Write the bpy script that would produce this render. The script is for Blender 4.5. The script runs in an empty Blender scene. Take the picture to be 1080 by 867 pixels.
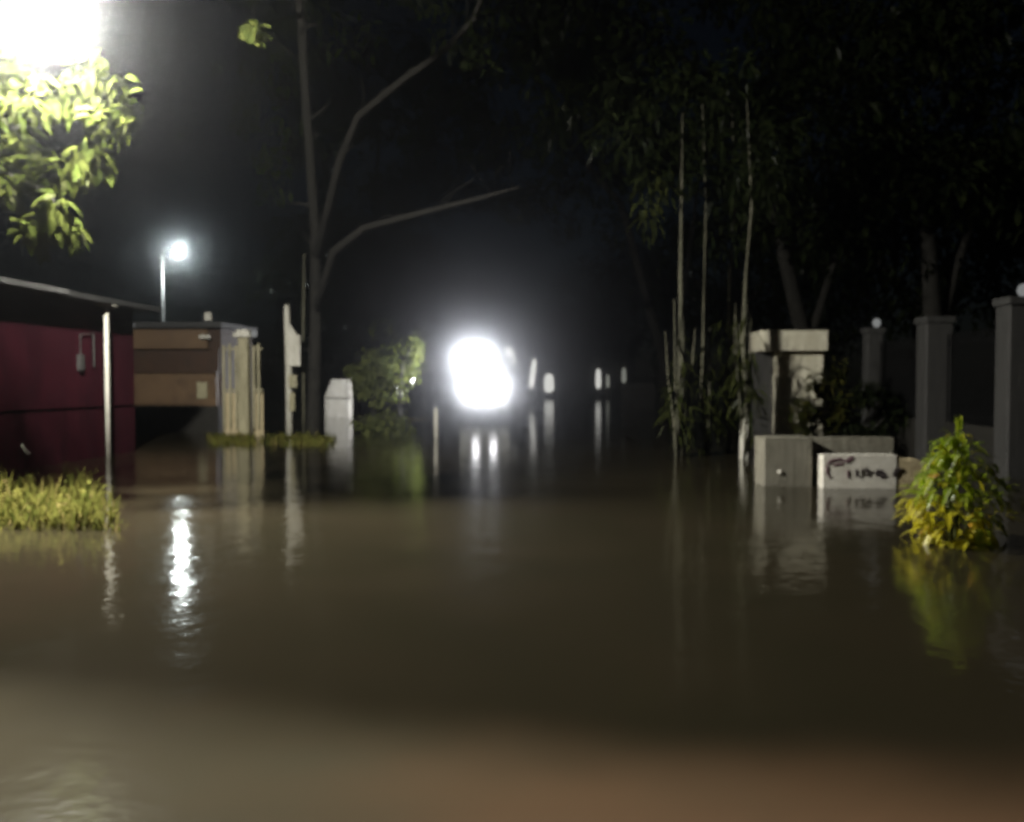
import bpy, math, random
from mathutils import Vector, Matrix, Euler

random.seed(7)
R = math.radians
scene = bpy.context.scene
COL = scene.collection

# ------------------------------------------------------------------ camera
FPX = 935.0
CAM = Vector((0.0, 0.0, 1.5))
ROT = Euler((R(90 - 1.87), 0.0, R(3.37)), 'XYZ')
cd = bpy.data.cameras.new('camera')
cd.sensor_width = 36.0
cd.lens = 36.0 * FPX / 1080.0
cd.clip_start = 0.05
cd.clip_end = 2000.0
cam = bpy.data.objects.new('camera', cd)
cam.location = CAM
cam.rotation_euler = ROT
COL.objects.link(cam)
scene.camera = cam
cd.dof.use_dof = True
cd.dof.focus_distance = 1.2
cd.dof.aperture_fstop = 6.0

RM = ROT.to_matrix()

def ray(px, py):
    return RM @ Vector(((px - 540.0) / FPX, -(py - 433.5) / FPX, -1.0))

def at(px, py, Y):
    """point seen at photo pixel px,py that lies Y metres down the street"""
    d = ray(px, py)
    return CAM + d * (Y / d.y)

def G(px, Y, z=0.0):
    p = at(px, 403, Y)
    return Vector((p.x, Y, z))

# ------------------------------------------------------------------ materials
def new_mat(name):
    m = bpy.data.materials.new(name)
    m.use_nodes = True
    nt = m.node_tree
    for n in list(nt.nodes):
        nt.nodes.remove(n)
    return m, nt, nt.nodes, nt.links

def mat(name, c1, c2=None, rough=0.7, scale=6.0, bump=0.15, bscale=40.0, metal=0.0, spec=0.5, stretch=(1, 1, 1), streak=False):
    m, nt, N, L = new_mat(name)
    out = N.new('ShaderNodeOutputMaterial')
    b = N.new('ShaderNodeBsdfPrincipled')
    L.new(b.outputs[0], out.inputs[0])
    b.inputs['Roughness'].default_value = rough
    b.inputs['Metallic'].default_value = metal
    b.inputs['Specular IOR Level'].default_value = spec
    tc = N.new('ShaderNodeTexCoord')
    mp = N.new('ShaderNodeMapping')
    mp.inputs['Scale'].default_value = (3.0, 3.0, 0.5) if streak else stretch
    L.new(tc.outputs['Object'], mp.inputs[0])
    n1 = N.new('ShaderNodeTexNoise')
    n1.inputs['Scale'].default_value = scale
    n1.inputs['Detail'].default_value = 6
    n1.inputs['Roughness'].default_value = 0.65
    L.new(mp.outputs[0], n1.inputs['Vector'])
    cr = N.new('ShaderNodeValToRGB')
    cr.color_ramp.elements[0].position = 0.33
    cr.color_ramp.elements[1].position = 0.68
    c2 = c2 or tuple(x * 0.6 for x in c1)
    cr.color_ramp.elements[0].color = (*c2, 1)
    cr.color_ramp.elements[1].color = (*c1, 1)
    L.new(n1.outputs[0], cr.inputs[0])
    L.new(cr.outputs[0], b.inputs['Base Color'])
    n2 = N.new('ShaderNodeTexNoise')
    n2.inputs['Scale'].default_value = bscale
    n2.inputs['Detail'].default_value = 4
    L.new(tc.outputs['Object'], n2.inputs['Vector'])
    bp = N.new('ShaderNodeBump')
    bp.inputs['Strength'].default_value = bump
    bp.inputs['Distance'].default_value = 0.02
    L.new(n2.outputs[0], bp.inputs['Height'])
    L.new(bp.outputs[0], b.inputs['Normal'])
    return m

def leaf_mat(name, ca, cb, cc=None, trans=0.4, gloss=0.12):
    m, nt, N, L = new_mat(name)
    out = N.new('ShaderNodeOutputMaterial')
    geo = N.new('ShaderNodeNewGeometry')
    cr = N.new('ShaderNodeValToRGB')
    cr.color_ramp.elements[0].color = (*ca, 1)
    cr.color_ramp.elements[1].color = (*cb, 1)
    if cc:
        e = cr.color_ramp.elements.new(0.9)
        e.color = (*cb, 1)
        cr.color_ramp.elements[-1].color = (*cc, 1)
    L.new(geo.outputs['Random Per Island'], cr.inputs[0])
    tc = N.new('ShaderNodeTexCoord')
    nz = N.new('ShaderNodeTexNoise')
    nz.inputs['Scale'].default_value = 30
    L.new(tc.outputs['Object'], nz.inputs['Vector'])
    mr = N.new('ShaderNodeMapRange')
    mr.inputs['To Min'].default_value = 0.7
    mr.inputs['To Max'].default_value = 1.25
    L.new(nz.outputs[0], mr.inputs[0])
    mx = N.new('ShaderNodeVectorMath')
    mx.operation = 'SCALE'
    L.new(cr.outputs[0], mx.inputs[0])
    L.new(mr.outputs[0], mx.inputs['Scale'])
    d = N.new('ShaderNodeBsdfDiffuse')
    t = N.new('ShaderNodeBsdfTranslucent')
    g = N.new('ShaderNodeBsdfGlossy')
    g.inputs['Roughness'].default_value = 0.3
    L.new(mx.outputs[0], d.inputs[0])
    L.new(mx.outputs[0], t.inputs[0])
    g.inputs[0].default_value = (0.6, 0.6, 0.6, 1)
    m1 = N.new('ShaderNodeMixShader')
    m1.inputs[0].default_value = trans
    L.new(d.outputs[0], m1.inputs[1])
    L.new(t.outputs[0], m1.inputs[2])
    fr = N.new('ShaderNodeFresnel')
    fr.inputs[0].default_value = 1.3
    ml = N.new('ShaderNodeMath')
    ml.operation = 'MULTIPLY'
    ml.inputs[1].default_value = gloss * 5
    L.new(fr.outputs[0], ml.inputs[0])
    m2 = N.new('ShaderNodeMixShader')
    L.new(ml.outputs[0], m2.inputs[0])
    L.new(m1.outputs[0], m2.inputs[1])
    L.new(g.outputs[0], m2.inputs[2])
    L.new(m2.outputs[0], out.inputs[0])
    return m

def emit_mat(name, c, s):
    m, nt, N, L = new_mat(name)
    out = N.new('ShaderNodeOutputMaterial')
    e = N.new('ShaderNodeEmission')
    e.inputs[0].default_value = (*c, 1)
    e.inputs[1].default_value = s
    L.new(e.outputs[0], out.inputs[0])
    return m

M = {}
M['maroon'] = mat('maroon_paint', (0.046, 0.0065, 0.013), (0.022, 0.004, 0.008), 0.9, 1.6, 0.2, spec=0.1, streak=True)
M['white'] = mat('white_paint', (0.72, 0.70, 0.64), (0.45, 0.43, 0.36), 0.6, 4.0, 0.2, streak=True)
M['gatewhite'] = mat('warm_white_plaster', (0.78, 0.74, 0.60), (0.55, 0.51, 0.39), 0.7, 3.0, 0.3, streak=True)
M['cream'] = mat('cream_paint', (0.46, 0.42, 0.28), (0.22, 0.20, 0.12), 0.6, 4.0, 0.2, streak=True)
M['tan'] = mat('tan_board', (0.17, 0.105, 0.055), (0.10, 0.06, 0.033), 0.55, 3.0, 0.15)
M['brown'] = mat('brown_board', (0.06, 0.028, 0.014), (0.035, 0.018, 0.01), 0.6, 3.0, 0.15)
M['dark'] = mat('dark_board', (0.02, 0.018, 0.014), (0.012, 0.011, 0.009), 0.7, 3.0, 0.1)
M['roof'] = mat('old_roof_sheet', (0.045, 0.045, 0.045), (0.025, 0.025, 0.025), 0.6, 2.0, 0.1)
M['concrete'] = mat('weathered_concrete', (0.26, 0.245, 0.20), (0.14, 0.13, 0.10), 0.75, 5.0, 0.35, streak=True)
M['pillar'] = mat('grey_plaster', (0.05, 0.048, 0.047), (0.03, 0.03, 0.029), 0.75, 4.0, 0.3, streak=True)
M['steel'] = mat('grey_steel', (0.35, 0.35, 0.35), (0.2, 0.2, 0.2), 0.45, 8.0, 0.05, metal=0.6)
M['black'] = mat('black_metal', (0.008, 0.008, 0.009), (0.005, 0.005, 0.005), 0.8, 8.0, 0.05, spec=0.15)
M['bark'] = mat('wet_bark', (0.024, 0.022, 0.018), (0.009, 0.0085, 0.007), 0.9, 9.0, 0.8, 30.0, stretch=(1, 1, 0.25))
M['pale_bark'] = mat('pale_bark', (0.15, 0.145, 0.10), (0.05, 0.05, 0.035), 0.9, 7.0, 0.7, 30.0, stretch=(1, 1, 0.3))
M['stem'] = mat('green_stem', (0.10, 0.11, 0.03), (0.06, 0.07, 0.02), 0.5)
M['sign_white'] = mat('sign_white', (0.8, 0.77, 0.70), (0.62, 0.59, 0.52), 0.55, 7.0, 0.1)
M['sign_ink'] = mat('faded_sign_ink', (0.07, 0.055, 0.06), (0.035, 0.03, 0.03), 0.6, 20.0, 0.05)
M['sign_red'] = mat('faded_purple_ink', (0.22, 0.12, 0.15), (0.14, 0.08, 0.1), 0.6, 20.0, 0.05)
M['ochre'] = mat('ochre_plaster', (0.62, 0.52, 0.33), (0.38, 0.31, 0.18), 0.7, 6.0, 0.3)
M['truck'] = mat('truck_white', (0.55, 0.55, 0.55), (0.4, 0.4, 0.4), 0.35, 3.0, 0.03)
M['rubber'] = mat('rubber', (0.02, 0.02, 0.02), (0.012, 0.012, 0.012), 0.8)
M['glass'] = mat('dark_glass', (0.01, 0.012, 0.014), (0.008, 0.009, 0.01), 0.08, 2.0, 0.0)
M['leaf_lit'] = leaf_mat('young_leaf', (0.026, 0.036, 0.008), (0.048, 0.056, 0.014), (0.058, 0.062, 0.034), 0.6, 0.0)
M['leaf_dark'] = leaf_mat('dark_leaf', (0.008, 0.013, 0.005), (0.02, 0.026, 0.009), None, 0.25, 0.06)
M['leaf_mid'] = leaf_mat('mid_leaf', (0.03, 0.05, 0.012), (0.075, 0.095, 0.022), None, 0.35, 0.08)
M['leaf_bush'] = leaf_mat('bush_leaf', (0.09, 0.12, 0.03), (0.19, 0.21, 0.055), None, 0.35, 0.05)
M['leaf_pale'] = leaf_mat('pale_bush_leaf', (0.11, 0.14, 0.04), (0.22, 0.24, 0.08), None, 0.35, 0.05)
M['leaf_verge'] = leaf_mat('verge_leaf', (0.02, 0.028, 0.008), (0.06, 0.068, 0.018), None, 0.3, 0.04)
M['leaf_shrub'] = leaf_mat('shrub_leaf', (0.03, 0.04, 0.01), (0.07, 0.065, 0.014), None, 0.3, 0.05)
M['leaf_yellow'] = leaf_mat('yellow_leaf', (0.58, 0.52, 0.03), (0.74, 0.66, 0.04), (0.65, 0.28, 0.07), 0.6, 0.1)
M['leaf_green'] = leaf_mat('plant_green', (0.26, 0.38, 0.025), (0.5, 0.58, 0.04), None, 0.6, 0.1)
M['grass'] = leaf_mat('grass_blade', (0.07, 0.085, 0.018), (0.19, 0.175, 0.045), (0.24, 0.18, 0.08), 0.35, 0.0)

# ------------------------------------------------------------------ mesh builder
class MB:
    def __init__(self):
        self.v, self.f = [], []

    def box(self, lo, hi, rz=0.0, c=None, bevel=0.0):
        x0, y0, z0 = lo
        x1, y1, z1 = hi
        b = min(bevel, (x1 - x0) * .45, (y1 - y0) * .45)
        i = len(self.v)
        if b <= 0:
            pts = [(x0, y0), (x1, y0), (x1, y1), (x0, y1)]
        else:
            pts = [(x0 + b, y0), (x1 - b, y0), (x1, y0 + b), (x1, y1 - b), (x1 - b, y1), (x0 + b, y1), (x0, y1 - b), (x0, y0 + b)]
        n = len(pts)
        if c is None:
            c = ((x0 + x1) / 2, (y0 + y1) / 2)
        cs, sn = math.cos(rz), math.sin(rz)
        for z in (z0, z1):
            for x, y in pts:
                dx, dy = x - c[0], y - c[1]
                self.v.append((c[0] + dx * cs - dy * sn, c[1] + dx * sn + dy * cs, z))
        self.f.append(tuple(i + k for k in reversed(range(n))))
        self.f.append(tuple(i + n + k for k in range(n)))
        for k in range(n):
            k2 = (k + 1) % n
            self.f.append((i + k, i + k2, i + n + k2, i + n + k))

    def tube(self, pts, rad, seg=8):
        pts = [Vector(p) for p in pts]
        if not isinstance(rad, (list, tuple)):
            rad = [rad] * len(pts)
        i0 = len(self.v)
        up = Vector((0.13, 0.31, 1)).normalized()
        for k, p in enumerate(pts):
            t = (pts[min(k + 1, len(pts) - 1)] - pts[max(k - 1, 0)]).normalized()
            a = t.cross(up if abs(t.dot(up)) < 0.95 else Vector((1, 0, 0))).normalized()
            b = t.cross(a)
            for s in range(seg):
                w = 2 * math.pi * s / seg
                self.v.append(tuple(p + (a * math.cos(w) + b * math.sin(w)) * rad[k]))
        for k in range(len(pts) - 1):
            for s in range(seg):
                s2 = (s + 1) % seg
                self.f.append((i0 + k * seg + s, i0 + k * seg + s2, i0 + (k + 1) * seg + s2, i0 + (k + 1) * seg + s))
        self.f.append(tuple(i0 + s for s in reversed(range(seg))))
        self.f.append(tuple(i0 + (len(pts) - 1) * seg + s for s in range(seg)))

    def lathe(self, c, prof, seg=16, axis='z'):
        """prof: list of (radius, height) about axis through c"""
        i0 = len(self.v)
        for r, h in prof:
            for s in range(seg):
                w = 2 * math.pi * s / seg
                if axis == 'z':
                    p = (c[0] + r * math.cos(w), c[1] + r * math.sin(w), c[2] + h)
                elif axis == 'y':
                    p = (c[0] + r * math.cos(w), c[1] + h, c[2] + r * math.sin(w))
                else:
                    p = (c[0] + h, c[1] + r * math.cos(w), c[2] + r * math.sin(w))
                self.v.append(p)
        for k in range(len(prof) - 1):
            for s in range(seg):
                s2 = (s + 1) % seg
                self.f.append((i0 + k * seg + s, i0 + k * seg + s2, i0 + (k + 1) * seg + s2, i0 + (k + 1) * seg + s))
        self.f.append(tuple(i0 + s for s in reversed(range(seg))))
        self.f.append(tuple(i0 + (len(prof) - 1) * seg + s for s in range(seg)))

    def prism(self, poly, axis, a, b):
        """poly in the two other axes, extruded from a to b along axis"""
        i, n = len(self.v), len(poly)
        for w in (a, b):
            for p, q in poly:
                self.v.append((w, p, q) if axis == 'x' else (p, w, q) if axis == 'y' else (p, q, w))
        self.f.append(tuple(i + k for k in reversed(range(n))))
        self.f.append(tuple(i + n + k for k in range(n)))
        for k in range(n):
            k2 = (k + 1) % n
            self.f.append((i + k, i + k2, i + n + k2, i + n + k))

    def leaf(self, p, d, up, Ln, W, droop=0.25, fine=False):
        d = d.normalized()
        s = d.cross(up)
        if s.length < 1e-4:
            s = d.cross(Vector((1, 0, 0)))
        s.normalize()
        n = s.cross(d)
        i = len(self.v)
        if fine:
            P = lambda u, w, h: p + d * (Ln * u) + s * (W * w) + n * (h * W) - Vector((0, 0, droop * Ln * u * u))
            self.v += [tuple(x) for x in (P(0, 0, 0), P(.3, -.5, .12), P(.3, 0, 0), P(.3, .5, .12), P(.68, -.38, .1), P(.68, 0, 0), P(.68, .38, .1), P(1, 0, 0))]
            self.f += [(i, i + 1, i + 2), (i, i + 2, i + 3), (i + 1, i + 4, i + 5, i + 2), (i + 2, i + 5, i + 6, i + 3), (i + 4, i + 7, i + 5), (i + 5, i + 7, i + 6)]
        else:
            P = lambda u, w, h: p + d * (Ln * u) + s * (W * w) + n * (h * W) - Vector((0, 0, droop * Ln * u * u))
            self.v += [tuple(x) for x in (P(0, 0, 0), P(.45, -.5, .15), P(1, 0, 0), P(.45, .5, .15))]
            self.f += [(i, i + 1, i + 2), (i, i + 2, i + 3)]

    def blade(self, p, d, Ln, W, bend, seg=3):
        """grass or strap leaf growing up and arching along d"""
        s = Vector((-d.y, d.x, 0)).normalized()
        i = len(self.v)
        for k in range(seg + 1):
            u = k / seg
            a = bend * u
            c = p + Vector((0, 0, 1)) * (Ln * (math.sin(a) / max(bend, .01))) + d * (Ln * (1 - math.cos(a)) / max(bend, .01))
            w = W * (1 - u) ** 0.6 * (0.6 + 0.4 * math.sin(min(1, u * 2) * math.pi / 2))
            if k < seg:
                self.v += [tuple(c - s * w), tuple(c + s * w)]
            else:
                self.v.append(tuple(c))
        for k in range(seg - 1):
            j = i + 2 * k
            self.f.append((j, j + 1, j + 3, j + 2))
        j = i + 2 * (seg - 1)
        self.f.append((j, j + 1, j + 2))

    def build(self, name, m, parent=None, smooth=False):
        me = bpy.data.meshes.new(name)
        off = Vector(parent['_loc']) if parent is not None and '_loc' in parent else Vector((0, 0, 0))
        me.from_pydata([tuple(Vector(v) - off) for v in self.v], [], self.f)
        me.materials.append(m)
        if smooth:
            for p in me.polygons:
                p.use_smooth = True
        me.update()
        o = bpy.data.objects.new(name, me)
        COL.objects.link(o)
        if parent is not None:
            o.parent = parent
            o['_loc'] = tuple(off)
        return o

def tag(o, label=None, cat=None, group=None, kind=None):
    if label: o['label'] = label
    if cat: o['category'] = cat
    if group: o['group'] = group
    if kind: o['kind'] = kind
    return o

def thing(name, label, cat, loc, group=None):
    o = bpy.data.objects.new(name, None)
    o.location = loc
    o['_loc'] = tuple(loc)
    COL.objects.link(o)
    return tag(o, label, cat, group, 'thing')

def solo(mb, name, m, label, cat, group=None, smooth=False):
    """a thing that is one mesh; origin at its base centre"""
    xs = [v[0] for v in mb.v]; ys = [v[1] for v in mb.v]; zs = [v[2] for v in mb.v]
    c = Vector(((min(xs) + max(xs)) / 2, (min(ys) + max(ys)) / 2, min(zs)))
    mb.v = [tuple(Vector(v) - c) for v in mb.v]
    o = mb.build(name, m, None, smooth)
    o.location = c
    return tag(o, label, cat, group, 'thing')

def rnd_dir():
    while True:
        v = Vector((random.uniform(-1, 1), random.uniform(-1, 1), random.uniform(-1, 1)))
        if 0.05 < v.length < 1:
            return v.normalized()

# ------------------------------------------------------------------ ground, water, haze, sky
BED = -0.45
def ground():
    ys = [-300, -40, -6, 0, 1.5, 2.4, 3.0, 3.6, 4.6, 7, 40, 299]
    hs = [.3, .3, .2, .08, .03, -.02, -.05, -.09, -.2, BED, BED, BED]
    xs = [-300, -40, -12, -6, -4, -2.5, -1, 0, 1, 2.5, 4, 6, 12, 40, 300]
    v, f = [], []
    for y, h in zip(ys, hs):
        for x in xs:
            v.append((x, y, h + (0.02 * math.sin(x * 1.7 + y) if -6 < y < 5 else 0)))
    n = len(xs)
    for j in range(len(ys) - 1):
        for i in range(n - 1):
            f.append((j * n + i, j * n + i + 1, (j + 1) * n + i + 1, (j + 1) * n + i))
    m, nt, N, L = new_mat('wet_mud')
    out = N.new('ShaderNodeOutputMaterial')
    b = N.new('ShaderNodeBsdfPrincipled')
    L.new(b.outputs[0], out.inputs[0])
    tc = N.new('ShaderNodeTexCoord')
    nz = N.new('ShaderNodeTexNoise'); nz.inputs['Scale'].default_value = 0.9; nz.inputs['Detail'].default_value = 5
    L.new(tc.outputs['Object'], nz.inputs['Vector'])
    cr = N.new('ShaderNodeValToRGB')
    cr.color_ramp.elements[0].position = .3; cr.color_ramp.elements[1].position = .7
    cr.color_ramp.elements[0].color = (.15, .085, .045, 1); cr.color_ramp.elements[1].color = (.13, .105, .07, 1)
    L.new(nz.outputs[0], cr.inputs[0]); L.new(cr.outputs[0], b.inputs['Base Color'])
    b.inputs['Roughness'].default_value = 0.5
    n2 = N.new('ShaderNodeTexNoise'); n2.inputs['Scale'].default_value = 14; n2.inputs['Detail'].default_value = 6
    L.new(tc.outputs['Object'], n2.inputs['Vector'])
    bp = N.new('ShaderNodeBump'); bp.inputs['Strength'].default_value = .3; bp.inputs['Distance'].default_value = .03
    L.new(n2.outputs[0], bp.inputs['Height']); L.new(bp.outputs[0], b.inputs['Normal'])
    mb = MB(); mb.v, mb.f = v, f
    tag(mb.build('ground', m, smooth=True), kind='structure')
ground()

def water():
    m, nt, N, L = new_mat('muddy_flood_water')
    out = N.new('ShaderNodeOutputMaterial')
    b = N.new('ShaderNodeBsdfPrincipled')
    L.new(b.outputs[0], out.inputs[0])
    tc = N.new('ShaderNodeTexCoord')
    sx = N.new('ShaderNodeSeparateXYZ')
    L.new(tc.outputs['Object'], sx.inputs[0])
    # silt drifting in broad patches, and the shallow muddy edge of the flood
    nz = N.new('ShaderNodeTexNoise'); nz.inputs['Scale'].default_value = .35; nz.inputs['Detail'].default_value = 3
    L.new(tc.outputs['Object'], nz.inputs['Vector'])
    a1 = N.new('ShaderNodeMath'); a1.operation = 'MULTIPLY_ADD'
    L.new(nz.outputs[0], a1.inputs[0]); a1.inputs[1].default_value = 1.2
    L.new(sx.outputs[1], a1.inputs[2])
    a2 = N.new('ShaderNodeMath'); a2.operation = 'MULTIPLY_ADD'
    L.new(sx.outputs[0], a2.inputs[0]); a2.inputs[1].default_value = .13
    L.new(a1.outputs[0], a2.inputs[2])
    mr = N.new('ShaderNodeMapRange'); mr.interpolation_type = 'SMOOTHERSTEP'
    mr.inputs['From Min'].default_value = 3.45; mr.inputs['From Max'].default_value = 4.75
    L.new(a2.outputs[0], mr.inputs[0])
    n3 = N.new('ShaderNodeTexNoise'); n3.inputs['Scale'].default_value = .6; n3.inputs['Detail'].default_value = 4
    L.new(tc.outputs['Object'], n3.inputs['Vector'])
    xr = N.new('ShaderNodeMath'); xr.operation = 'MULTIPLY_ADD'
    L.new(sx.outputs[0], xr.inputs[0]); xr.inputs[1].default_value = .28
    L.new(n3.outputs[0], xr.inputs[2])
    cs = N.new('ShaderNodeValToRGB')
    cs.color_ramp.elements[0].position = .1; cs.color_ramp.elements[0].color = (.105, .09, .06, 1)
    cs.color_ramp.elements[1].position = .75; cs.color_ramp.elements[1].color = (.185, .11, .064, 1)
    L.new(xr.outputs[0], cs.inputs[0])
    cd_ = N.new('ShaderNodeValToRGB')
    cd_.color_ramp.elements[0].position = .3; cd_.color_ramp.elements[0].color = (.020, .0175, .0105, 1)
    cd_.color_ramp.elements[1].position = .7; cd_.color_ramp.elements[1].color = (.026, .021, .013, 1)
    L.new(n3.outputs[0], cd_.inputs[0])
    mx = N.new('ShaderNodeMix'); mx.data_type = 'RGBA'
    L.new(mr.outputs[0], mx.inputs[0]); L.new(cs.outputs[0], mx.inputs[6]); L.new(cd_.outputs[0], mx.inputs[7])
    L.new(mx.outputs[2], b.inputs['Base Color'])
    # wind-ruffled lane down the middle of the street
    mpw = N.new('ShaderNodeMapping'); mpw.inputs['Location'].default_value = (.75, -1.75, 0); mpw.inputs['Scale'].default_value = (.8, .145, 1)
    L.new(tc.outputs['Object'], mpw.inputs[0])
    nw = N.new('ShaderNodeTexNoise'); nw.inputs['Scale'].default_value = 1.1; nw.inputs['Detail'].default_value = 3
    L.new(tc.outputs['Object'], nw.inputs['Vector'])
    lw = N.new('ShaderNodeVectorMath'); lw.operation = 'LENGTH'; L.new(mpw.outputs[0], lw.inputs[0])
    aw = N.new('ShaderNodeMath'); aw.operation = 'MULTIPLY_ADD'; aw.inputs[1].default_value = .5
    L.new(nw.outputs[0], aw.inputs[0]); L.new(lw.outputs['Value'], aw.inputs[2])
    rw = N.new('ShaderNodeMapRange'); rw.interpolation_type = 'SMOOTHSTEP'
    rw.inputs['From Min'].default_value = .5; rw.inputs['From Max'].default_value = 1.5
    rw.inputs['To Min'].default_value = .24; rw.inputs['To Max'].default_value = .09
    L.new(aw.outputs[0], rw.inputs[0]); L.new(rw.outputs[0], b.inputs['Roughness'])
    b.inputs['IOR'].default_value = 1.4
    # ripples: fine wavelets riding on slow swell
    w1 = N.new('ShaderNodeTexNoise'); w1.inputs['Scale'].default_value = 1.6; w1.inputs['Detail'].default_value = 3
    w2 = N.new('ShaderNodeTexNoise'); w2.inputs['Scale'].default_value = 9.0; w2.inputs['Detail'].default_value = 2
    L.new(tc.outputs['Object'], w1.inputs['Vector']); L.new(tc.outputs['Object'], w2.inputs['Vector'])
    b1 = N.new('ShaderNodeBump'); b1.inputs['Strength'].default_value = 1; b1.inputs['Distance'].default_value = .009
    b2 = N.new('ShaderNodeBump'); b2.inputs['Strength'].default_value = 1; b2.inputs['Distance'].default_value = .0026
    L.new(w1.outputs[0], b1.inputs['Height']); L.new(w2.outputs[0], b2.inputs['Height'])
    L.new(b1.outputs[0], b2.inputs['Normal']); L.new(b2.outputs[0], b.inputs['Normal'])
    mb = MB()
    mb.v = [(-299, -1, 0), (299, -1, 0), (299, 298, 0), (-299, 298, 0)]
    mb.f = [(0, 1, 2, 3)]
    tag(mb.build('water', m), kind='structure')
water()

def haze():
    m, nt, N, L = new_mat('damp_night_air')
    out = N.new('ShaderNodeOutputMaterial')
    v = N.new('ShaderNodeVolumePrincipled')
    v.inputs['Color'].default_value = (.86, .88, .95, 1)
    v.inputs['Density'].default_value = HAZE
    v.inputs['Anisotropy'].default_value = 0.985
    L.new(v.outputs[0], out.inputs['Volume'])
    mb = MB(); mb.box((-305, -305, BED - 1), (305, 305, 34))
    tag(mb.build('haze', m), kind='stuff', label='thin damp night air glowing round the lamps', cat='haze')
HAZE = 0.0026
haze()

w = bpy.data.worlds.new('World')
scene.world = w
w.use_nodes = True
wn, wl = w.node_tree.nodes, w.node_tree.links
bg = wn['Background']
sky = wn.new('ShaderNodeTexSky')
sky.sky_type = 'NISHITA'
sky.sun_disc = False
sky.sun_elevation = R(35)
sky.sun_rotation = R(200)
wl.new(sky.outputs[0], bg.inputs[0])
bg.inputs[1].default_value = 0.0007
sl = bpy.data.lights.new('moonlight', 'SUN')
sl.energy = 0.006
sl.angle = R(.5)
sl.color = (1, .95, .88)
so = bpy.data.objects.new('moonlight', sl)
so.rotation_euler = (R(55), 0, R(-20))
so.location = (0, -5, 30)
COL.objects.link(so)

# ------------------------------------------------------------------ lamps
E_BIG = emit_mat('street_lamp_glow', (1.0, 0.97, 0.86), 8200)
E_SMALL = emit_mat('far_lamp_glow', (0.9, 1.0, 0.97), 900)
E_HEAD = emit_mat('headlight_glow', (0.97, 0.97, 1.0), 9)
E_WORK = emit_mat('work_lamp_glow', (0.97, 0.97, 1.0), 6)
E_DOT = emit_mat('dim_lamp_glow', (0.9, 0.92, 0.9), 0.22)
E_TUBE = emit_mat('tube_lamp_glow', (1.0, 0.99, 0.92), 0.65)
E_WARM = emit_mat('weak_tube_glow', (0.9, 0.92, 0.8), 0.2)

def street_lamp(name, label, head, pole, rr, glow, pr=.07):
    t = thing(name, label, 'street lamp', (pole.x, pole.y, BED))
    mb = MB(); top = head.z + .25
    mb.tube([(pole.x, pole.y, BED), (pole.x, pole.y, 3), (pole.x, pole.y, top)], [pr * 1.3, pr, pr * .75], 10)
    mb.build('pole', M['steel'], t, True)
    mb = MB()
    d = head - pole
    mb.tube([(pole.x, pole.y, top - .1), (pole.x + d.x * .3, pole.y + d.y * .3, top + .12), (pole.x + d.x * .7, pole.y + d.y * .7, top + .12), (head.x, head.y, top - .06)], pr * .5, 8)
    mb.build('arm', M['steel'], t, True)
    mb = MB(); mb.lathe((head.x, head.y, head.z), [(rr * 1.05, .0), (rr * 1.15, .03), (rr * .9, .12), (rr * .35, .2)], 20)
    h = mb.build('lamp_housing', M['steel'], t, True)
    mb = MB()
    prof = [(rr * math.cos(a), -rr * .75 * math.sin(a)) for a in [R(x) for x in (88, 70, 50, 30, 12, 0)]]
    mb.lathe((head.x, head.y, head.z - .005), prof, 20)
    mb.build('diffuser', glow, h, True)
    return t

street_lamp('street_lamp', 'big glaring white street lamp above the bright leaves at the top corner', at(44, 7, 10.2), at(-70, 7, 10.4), .2, E_BIG)
street_lamp('street_lamp', 'small distant street lamp on a pale pole far behind the tan kiosk', at(188, 265, 55), at(171, 265, 55.3), .22, E_SMALL, .13)

# ------------------------------------------------------------------ left side: maroon building, kiosk, gate, posts
def maroon_house():
    t = thing('maroon_house', 'long maroon walled building with a dark flat roof on the flooded left side', 'house', (-11, 14, BED))
    mb = MB(); mb.box((-14, 3, BED), (-9.25, 18.6, 3.02)); mb.build('wall', M['maroon'], t)
    mb = MB(); mb.box((-14.2, 2.8, 3.025), (-8.75, 18.9, 3.12)); rf = mb.build('roof', M['roof'], t)
    mb = MB(); mb.box((-8.75 + .003, 2.9, 3.05), (-8.72, 15.2, 3.13)); mb.build('gutter', M['steel'], rf)
    mb = MB()
    for z in (1.02,):
        mb.box((-9.247, 3.1, z), (-9.215, 18.5, z + .05))
    mb.build('band', M['maroon'], t)
    # small grey meter fixed near the corner
    mb = MB(); mb.box((-9.247, 16.35, 1.72), (-9.17, 16.5, 2.02)); mb.build('meter_box', M['pillar'], t)
    mb = MB(); mb.tube([(-9.21, 16.42, 2.02), (-9.21, 16.42, 2.4), (-9.21, 16.9, 2.45), (-9.21, 16.9, 1.8)], .015, 6); mb.build('conduit', M['pillar'], t)
    # the return wall that closes the yard beyond the corner
maroon_house()

p = G(113, 16.9)
t = thing('corner_post', 'thin white post with a small flat cap at the corner of the maroon building', 'post', (p.x, p.y, BED))
mb = MB(); mb.tube([(p.x, p.y, BED), (p.x, p.y, 2.98)], .045, 10); mb.build('shaft', M['white'], t, True)
mb = MB(); mb.box((p.x - .18, p.y - .09, 2.985), (p.x + .18, p.y + .09, 3.02)); mb.build('cap', M['white'], t)

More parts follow.
